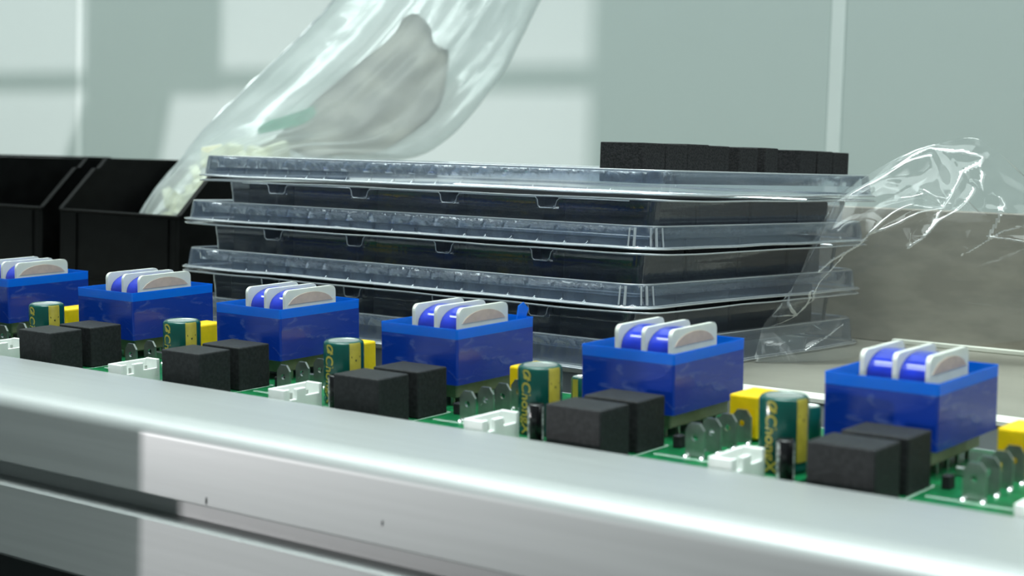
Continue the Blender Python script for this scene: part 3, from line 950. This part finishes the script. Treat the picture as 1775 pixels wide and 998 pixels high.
BAG_L = [(-0.5640, 0.193, -0.0180), (-0.5660, 0.205, 0.0154), (-0.5680, 0.232, 0.0430), (-0.5806, 0.270, 0.0702), (-0.5741, 0.310, 0.1058),
         (-0.5701, 0.345, 0.1359), (-0.5711, 0.380, 0.1682), (-0.572, 0.41, 0.20)]
BAG_R = [(-0.4880, 0.205, -0.0180), (-0.4875, 0.215, 0.0200), (-0.4780, 0.262, 0.0520), (-0.4560, 0.325, 0.0580), (-0.4443, 0.370, 0.0981),
         (-0.4390, 0.390, 0.1300), (-0.430, 0.410, 0.1721), (-0.425, 0.43, 0.20)]
bm = bmesh.new()
NU_, NV_ = 44, 70
nrm = Vector((0.25, -0.85, 0.45)).normalized()
rows = {}
for side in (0, 1):
    for j in range(NV_ + 1):
        t = j / NV_
        a, b = catmull(BAG_L, t), catmull(BAG_R, t)
        for i in range(NU_ + 1):
            s = i / NU_
            if side and i in (0, NU_): continue
            p = a.lerp(b, s)
            bulge = (0.018 if t > 0.3 else 0.006 + 0.04 * t) * (math.sin(math.pi * s) ** 0.6) * (1 - 0.5 * t)
            # long folds running up the bag plus small crumples
            q = Vector((s * 6.0 - t * 1.0, t * 1.5, side * 7.1))
            fold = 0.0036 * (1 - abs(noise.noise(q)) * 2.6) + 0.0022 * (1 - abs(noise.noise(q * 2.7)) * 2.5)
            cr = 0.0009 * noise.noise(Vector((s * 30, t * 44, side * 3))) * (0.5 + 2.0 * max(0, 0.3 - s))
            edge = math.sin(math.pi * s) ** 0.4
            p = p + nrm * ((bulge + fold * edge) * (1 if side == 0 else -0.9) + cr * edge)
            ew = 0.0022 * noise.noise(Vector((t * 26, 2.0 + s, 0)))
            p = p + Vector((ew, 0, ew * 0.5)) * (1 - edge)
            if p.z < 0.0495:      # stay inside the bin
                p.y = min(max(p.y, 0.170), 0.272)
                p.x = min(max(p.x, -0.5715), -0.4850)
            p.z = max(p.z, BENCH + 0.004)
            rows[(side, j, i)] = bm.verts.new(p)
for side in (0, 1):
    def V(j, i):
        return rows.get((side, j, i)) or rows[(0, j, i)]
    for j in range(NV_):
        for i in range(NU_):
            f = (V(j, i), V(j, i + 1), V(j + 1, i + 1), V(j + 1, i))
            if len(set(f)) == 4: bm.faces.new(f)
bag = obj('plastic_bag', bm, M['bag'], smooth=True)
sp = [catmull(BAG_L, 0.15 + 0.85 * k / 40) + Vector((0.0016 * noise.noise(Vector((k * 0.7, 0, 2))), -0.0008, 0.0016 * noise.noise(Vector((k * 0.7, 5, 2))))) for k in range(41)]
bead('edge_highlight', sp, 0.00055, bag, closed=False)  # left-edge highlight of the bag put in as a whitish bead
tag(bag, 'crumpled milky plastic bag standing in the black bin and leaning to the right', 'bag')

# ivory plastic pieces at the bottom of the bag
IV = []
for k in range(16):
    t = 0.12 + 0.19 * (k / 15)
    q = catmull(BAG_L, t).lerp(catmull(BAG_R, t), 0.30 + 0.46 * ((k * 0.618) % 1.0))
    IV.append((q.x, q.y + 0.001, q.z + 0.002, (k * 77) % 180))
bm = bmesh.new()
box(bm, -0.009, 0.009, -0.0055, 0.0055, 0, 0.0035, bevel=0.0004)
box(bm, -0.009, -0.005, -0.0055, 0.0055, 0.0034, 0.009, bevel=0.0004)
box(bm, 0.002, 0.0055, -0.0055, 0.0055, 0.0034, 0.007, bevel=0.0004)
bmesh.ops.scale(bm, vec=(1.25, 1.25, 1.25), verts=bm.verts)
pc = obj('plastic_clip', bm, M['part_white'])
for k, (x, y, z, rz) in enumerate(IV):
    o = pc if k == 0 else pc.copy()
    if k: COL.objects.link(o)
    o.location = (x, y, z - 0.004)
    o.rotation_euler = (R(random.uniform(-25, 25)), R(random.uniform(-25, 25)), R(rz))
    tag(o, 'ivory plastic clip heaped in the bottom of the milky bag', 'clip', 'ivory clips in the bag')

# folded brownish sheet and a green label inside the bag
bm = bmesh.new()
rws = []
for j in range(13):
    r_ = []
    for i in range(15):
        s, t = i / 14, j / 12
        a, b = catmull(BAG_L, 0.34 + (0.40 - 0.06 * s) * t + 0.02 * math.sin(5 * s)), catmull(BAG_R, 0.34 + (0.40 - 0.06 * s) * t + 0.02 * math.sin(5 * s))
        rg = 0.06 * noise.noise(Vector((t * 4, s * 2, 3)))
        p = a.lerp(b, 0.30 + 0.10 * t + rg + (0.56 - 0.26 * t * t) * s)
        p += nrm * 0.0045 * noise.noise(Vector((s * 3.2, t * 3, 9)))
        r_.append(bm.verts.new(p))
    rws.append(r_)
for j in range(12):
    for i in range(14):
        bm.faces.new((rws[j][i], rws[j][i + 1], rws[j + 1][i + 1], rws[j + 1][i]))
bmesh.ops.solidify(bm, geom=bm.faces, thickness=0.0008)
tag(obj('folded_sheet', bm, M['rag'], smooth=True), 'brownish grey folded sheet inside the milky plastic bag', 'sheet')
bm = bmesh.new()
rws = []
for j in range(6):
    r_ = []
    for i in range(9):
        u, v = i / 8 - 0.5, j / 5 - 0.5
        k = math.sqrt(max(0.0, 1 - (2 * v) ** 2 * 0.8))
        t = 0.44 + 0.055 * v + 0.03 * u
        p = catmull(BAG_L, t).lerp(catmull(BAG_R, t), 0.36 + 0.17 * u * k)
        r_.append(bm.verts.new(p + nrm * 0.009))
    rws.append(r_)
for j in range(5):
    for i in range(8):
        bm.faces.new((rws[j][i], rws[j][i + 1], rws[j + 1][i + 1], rws[j + 1][i]))
bmesh.ops.solidify(bm, geom=bm.faces, thickness=0.0006)
tag(obj('green_label', bm, M['green_tape']), 'small green label inside the milky plastic bag', 'label')

# ------------------------------------------------------------------ clear cellophane wrapper right of the trays
# control net in metres: rows from the foot on the bench up to the loose top, columns left to right
NET = [
    [(-0.1525, 0.175, -0.0228), (-0.1440, 0.182, -0.0228), (-0.1360, 0.192, -0.0226), (-0.1200, 0.215, -0.0200), (-0.0950, 0.240, -0.0160), (-0.060, 0.262, -0.0100)],
    [(-0.1566, 0.180, -0.0134), (-0.1470, 0.186, -0.0110), (-0.1360, 0.194, -0.0080), (-0.1180, 0.212, -0.0040), (-0.0950, 0.240, 0.0000), (-0.058, 0.265, 0.0060)],
    [(-0.1519, 0.184, -0.0063), (-0.1420, 0.186, -0.0010), (-0.1300, 0.196, 0.0030), (-0.1120, 0.212, 0.0080), (-0.0900, 0.240, 0.0130), (-0.056, 0.266, 0.0160)],
    [(-0.1441, 0.190, 0.0087), (-0.1350, 0.188, 0.0140), (-0.1230, 0.200, 0.0180), (-0.1060, 0.212, 0.0220), (-0.0860, 0.240, 0.0250), (-0.056, 0.266, 0.0270)],
    [(-0.1400, 0.200, 0.0285), (-0.1310, 0.194, 0.0310), (-0.1190, 0.204, 0.0340), (-0.1040, 0.218, 0.0360), (-0.0850, 0.242, 0.0360), (-0.060, 0.268, 0.0350)],
    [(-0.1401, 0.212, 0.0412), (-0.1290, 0.212, 0.0450), (-0.1170, 0.218, 0.0480), (-0.1040, 0.228, 0.0490), (-0.0880, 0.246, 0.0470), (-0.066, 0.268, 0.0430)],
    [(-0.1407, 0.222, 0.0459), (-0.1256, 0.226, 0.0564), (-0.1151, 0.230, 0.0628), (-0.1084, 0.238, 0.0659), (-0.0950, 0.250, 0.0686), (-0.0825, 0.264, 0.0553)],
]


def net_at(t, s):
    rows_ = [catmull(rw, s) for rw in NET]
    return catmull(rows_, t)


fn = Vector((0.55, -0.80, 0.2)).normalized()
random.seed(21)


def film_sheet(NV2, NU2, seed, off, gain):
    bm = bmesh.new()
    g = {}
    for j in range(NV2 + 1):
        for i in range(NU2 + 1):
            t, s_ = j / NV2, i / NU2
            jt = t + (random.uniform(-0.42, 0.42) / NV2 if 0 < j < NV2 else 0)
            js = s_ + (random.uniform(-0.42, 0.42) / NU2 if 0 < i < NU2 else 0)
            p = net_at(jt, js)
            e = min(1, 5 * s_, 5 * (1 - t) + 0.1)
            d = gain * (0.0075 * abs(noise.noise(Vector((js * 3.1, jt * 3.1, seed)))) + random.uniform(-0.0018, 0.0018))
            p = p + fn * (d * e + off * min(1, 5 * s_, 5 * (1 - t)))
            if i == 0: p += Vector((random.uniform(-0.001, 0.001), 0, 0))
            p.z = max(p.z, BENCH + 0.0005)
            p.y = min(p.y, 0.292)
            p.x = max(p.x, -0.1535)
            g[(j, i)] = bm.verts.new(p)
    for j in range(NV2):
        for i in range(NU2):
            q = (g[(j, i)], g[(j, i + 1)], g[(j + 1, i + 1)], g[(j + 1, i)])
            if random.random() < 0.5:
                bm.faces.new((q[0], q[1], q[2])); bm.faces.new((q[0], q[2], q[3]))
            else:
                bm.faces.new((q[0], q[1], q[3])); bm.faces.new((q[1], q[2], q[3]))
    es = [e_ for e_ in bm.edges if len(e_.link_faces) == 2 and e_.calc_face_angle(0) > R(6) and random.random() < 0.5]
    bmesh.ops.bevel(bm, geom=es, offset=0.00030, segments=2, profile=0.5, affect='EDGES', material=1)
    return bm


# folds of the wrapper, as paths over the sheet (0..1 across, 0..1 up) with their sharpness
RID = [
    ([(0.012, 0.962), (0.2, 1.0), (0.538, 1.0), (0.8, 1.0)], 1.00),
    ([(0.05, 0.825), (0.262, 0.888), (0.4, 0.938), (0.575, 0.95)], 1.00),
    ([(0.088, 0.85), (0.312, 0.925), (0.562, 0.988)], 0.80),
    ([(0.562, 0.988), (0.675, 0.95), (0.75, 0.938), (0.825, 0.95)], 0.80),
    ([(0.412, 0.612), (0.475, 0.7), (0.538, 0.738)], 1.00),
    ([(0.238, 0.488), (0.338, 0.55), (0.412, 0.612), (0.525, 0.65), (0.662, 0.725)], 0.80),
    ([(0.475, 0.7), (0.525, 0.738), (0.662, 0.725)], 0.70),
    ([(0.825, 0.95), (0.712, 0.888), (0.662, 0.762), (0.638, 0.6), (0.588, 0.525)], 0.70),
    ([(0.75, 0.838), (0.7, 0.712), (0.625, 0.575)], 0.80),
    ([(0.038, 0.825), (0.125, 0.625), (0.0, 0.5), (0.0, 0.35)], 0.60),
    ([(0.338, 0.55), (0.275, 0.438), (0.3, 0.35), (0.25, 0.262), (0.0, 0.362)], 0.60),
    ([(0.0, 0.5), (0.25, 0.262)], 0.90),
    ([(0.25, 0.4), (0.275, 0.362), (0.25, 0.275)], 0.70),
    ([(0.0, 0.2), (0.125, 0.225), (0.25, 0.262)], 0.50),
    ([(0.525, 0.65), (0.75, 0.288), (0.862, 0.0)], 0.35),
    ([(0.588, 0.525), (0.538, 0.3), (0.462, 0.1)], 0.35),
    ([(0.5, 0.15), (0.362, 0.062)], 0.50),
    ([(0.162, 0.188), (0.262, 0.112), (0.112, 0.1)], 0.40),
    ([(0.362, 0.05), (0.35, 0.125), (0.388, 0.175)], 0.40),
    ([(0.825, 0.8), (0.8, 0.562), (0.875, 0.525)], 0.60),
    ([(0.762, 0.475), (0.812, 0.562), (0.862, 0.625)], 0.50),
    ([(0.788, 0.888), (0.775, 0.838)], 0.80),
    ([(0.825, 0.812), (0.825, 0.725)], 0.80),
    ([(0.65, 0.962), (0.7, 0.888), (0.75, 0.838)], 0.40),
    ([(0.238, 0.612), (0.312, 0.638), (0.325, 0.712)], 0.40),
    ([(0.225, 0.538), (0.288, 0.612), (0.188, 0.712)], 0.40),
    ([(0.562, 0.812), (0.662, 0.775), (0.675, 0.75)], 0.60),
    ([(0.475, 0.775), (0.588, 0.8), (0.662, 0.725)], 0.50),
    ([(0.35, 0.188), (0.388, 0.338), (0.35, 0.475)], 0.35),
]


def cat_np(P_, t):
    P_ = np.asarray(P_, float)
    n = P_.shape[0] - 1
    q = np.clip(t, 0, 1) * n
    i = np.minimum(q.astype(int), n - 1)
    f = (q - i)[..., None]
    p0, p1, p2, p3 = P_[np.maximum(i - 1, 0)], P_[i], P_[i + 1], P_[np.minimum(i + 2, n)]
    return 0.5 * (2 * p1 + (p2 - p0) * f + (2 * p0 - 5 * p1 + 4 * p2 - p3) * f ** 2 + (3 * p1 - p0 - 3 * p2 + p3) * f ** 3)


def wrapper_mesh(G):
    u = np.linspace(0, 1, G + 1)
    rws = np.stack([cat_np(r, u) for r in NET])                        # 7 x G+1 x 3
    P3 = np.stack([cat_np(rws[:, i], u) for i in range(G + 1)], 1)      # rows go up, columns across
    S_, T_ = np.meshgrid(u, u)
    rng = np.random.default_rng(11)
    segs = []
    for pl, a in RID:
        for (a0, b0) in zip(pl, pl[1:]):
            m0 = ((a0[0] + b0[0]) / 2 + rng.uniform(-.012, .012), (a0[1] + b0[1]) / 2 + rng.uniform(-.012, .012))
            segs += [(a0, m0, a, a), (m0, b0, a, a)]
    for k in range(46):                                                  # small random creases
        c = (rng.uniform(.05, .95), rng.uniform(.04, .96))
        if c[1] < .42 and c[0] > .42: continue
        an, L_ = rng.uniform(0, math.pi), rng.uniform(.02, .07)
        a_ = rng.uniform(.12, .42)
        segs.append(((c[0] - L_ * math.cos(an), c[1] - L_ * math.sin(an)), (c[0] + L_ * math.cos(an), c[1] + L_ * math.sin(an)), a_, a_))
    D = np.zeros_like(S_)
    C = np.zeros_like(S_)
    KX, KY = 0.092, 0.098                                                # sheet size in metres
    for (a, b, st, _) in segs:
        ax, ay, bx, by = a[0] * KX, a[1] * KY, b[0] * KX, b[1] * KY
        dx, dy = bx - ax, by - ay
        t = np.clip(((S_ * KX - ax) * dx + (T_ * KY - ay) * dy) / (dx * dx + dy * dy + 1e-12), 0, 1)
        d = np.hypot(S_ * KX - ax - t * dx, T_ * KY - ay - t * dy)
        D = np.maximum(D, st * 0.0026 * np.exp(-d / 0.0032))
        C = np.maximum(C, st * np.exp(-(d / (0.00026 + 0.00034 * st)) ** 2))
    big = np.array([[noise.noise(Vector((s_ * 3.3, t_ * 3.3, 4.0))) + 0.35 * noise.noise(Vector((s_ * 9, t_ * 9, 2.0))) for s_ in u] for t_ in u])
    e = np.minimum(1, 6 * S_ + .1) * np.minimum(1, 5 * (1 - T_) + .1)
    N3 = np.array(fn)
    P3 = P3 + N3 * ((D + 0.0030 * big) * e)[..., None]
    jag = np.array([noise.noise(Vector((t_ * 14, 1.0, 5.0))) for t_ in u]) * 0.0022
    P3[:, 0, 0] += jag
    P3[..., 2] = np.maximum(P3[..., 2], BENCH + 0.0005)
    P3[..., 1] = np.minimum(P3[..., 1], 0.292)
    P3[..., 0] = np.maximum(P3[..., 0], -0.1535)
    n1 = G + 1
    idx = np.arange(n1 * n1).reshape(n1, n1)
    F = np.stack([idx[:-1, :-1], idx[:-1, 1:], idx[1:, 1:], idx[1:, :-1]], -1).reshape(-1, 4)
    Cf = (C[:-1, :-1] + C[:-1, 1:] + C[1:, 1:] + C[1:, :-1]).reshape(-1) / 4
    me = bpy.data.meshes.new('cellophane_wrapper')
    me.from_pydata(P3.reshape(-1, 3).tolist(), [], F.tolist())
    me.polygons.foreach_set('use_smooth', [True] * len(F))
    me.materials.append(M['film'])
    me.materials.append(M['crease'])
    me.polygons.foreach_set('material_index', (Cf > 0.30).astype(int).tolist())
    me.update()
    return me


film = bpy.data.objects.new('cellophane_wrapper', wrapper_mesh(190))
COL.objects.link(film)
tag(film, 'crumpled clear cellophane wrapper lying against the right side of the clear trays', 'wrapper')
bl = obj('back_layer', film_sheet(10, 9, 9.0, -0.006, 0.7), M['film'], film, smooth=True)
bl.data.materials.append(M['crease'])
bl.data.set_sharp_from_angle(angle=R(24))
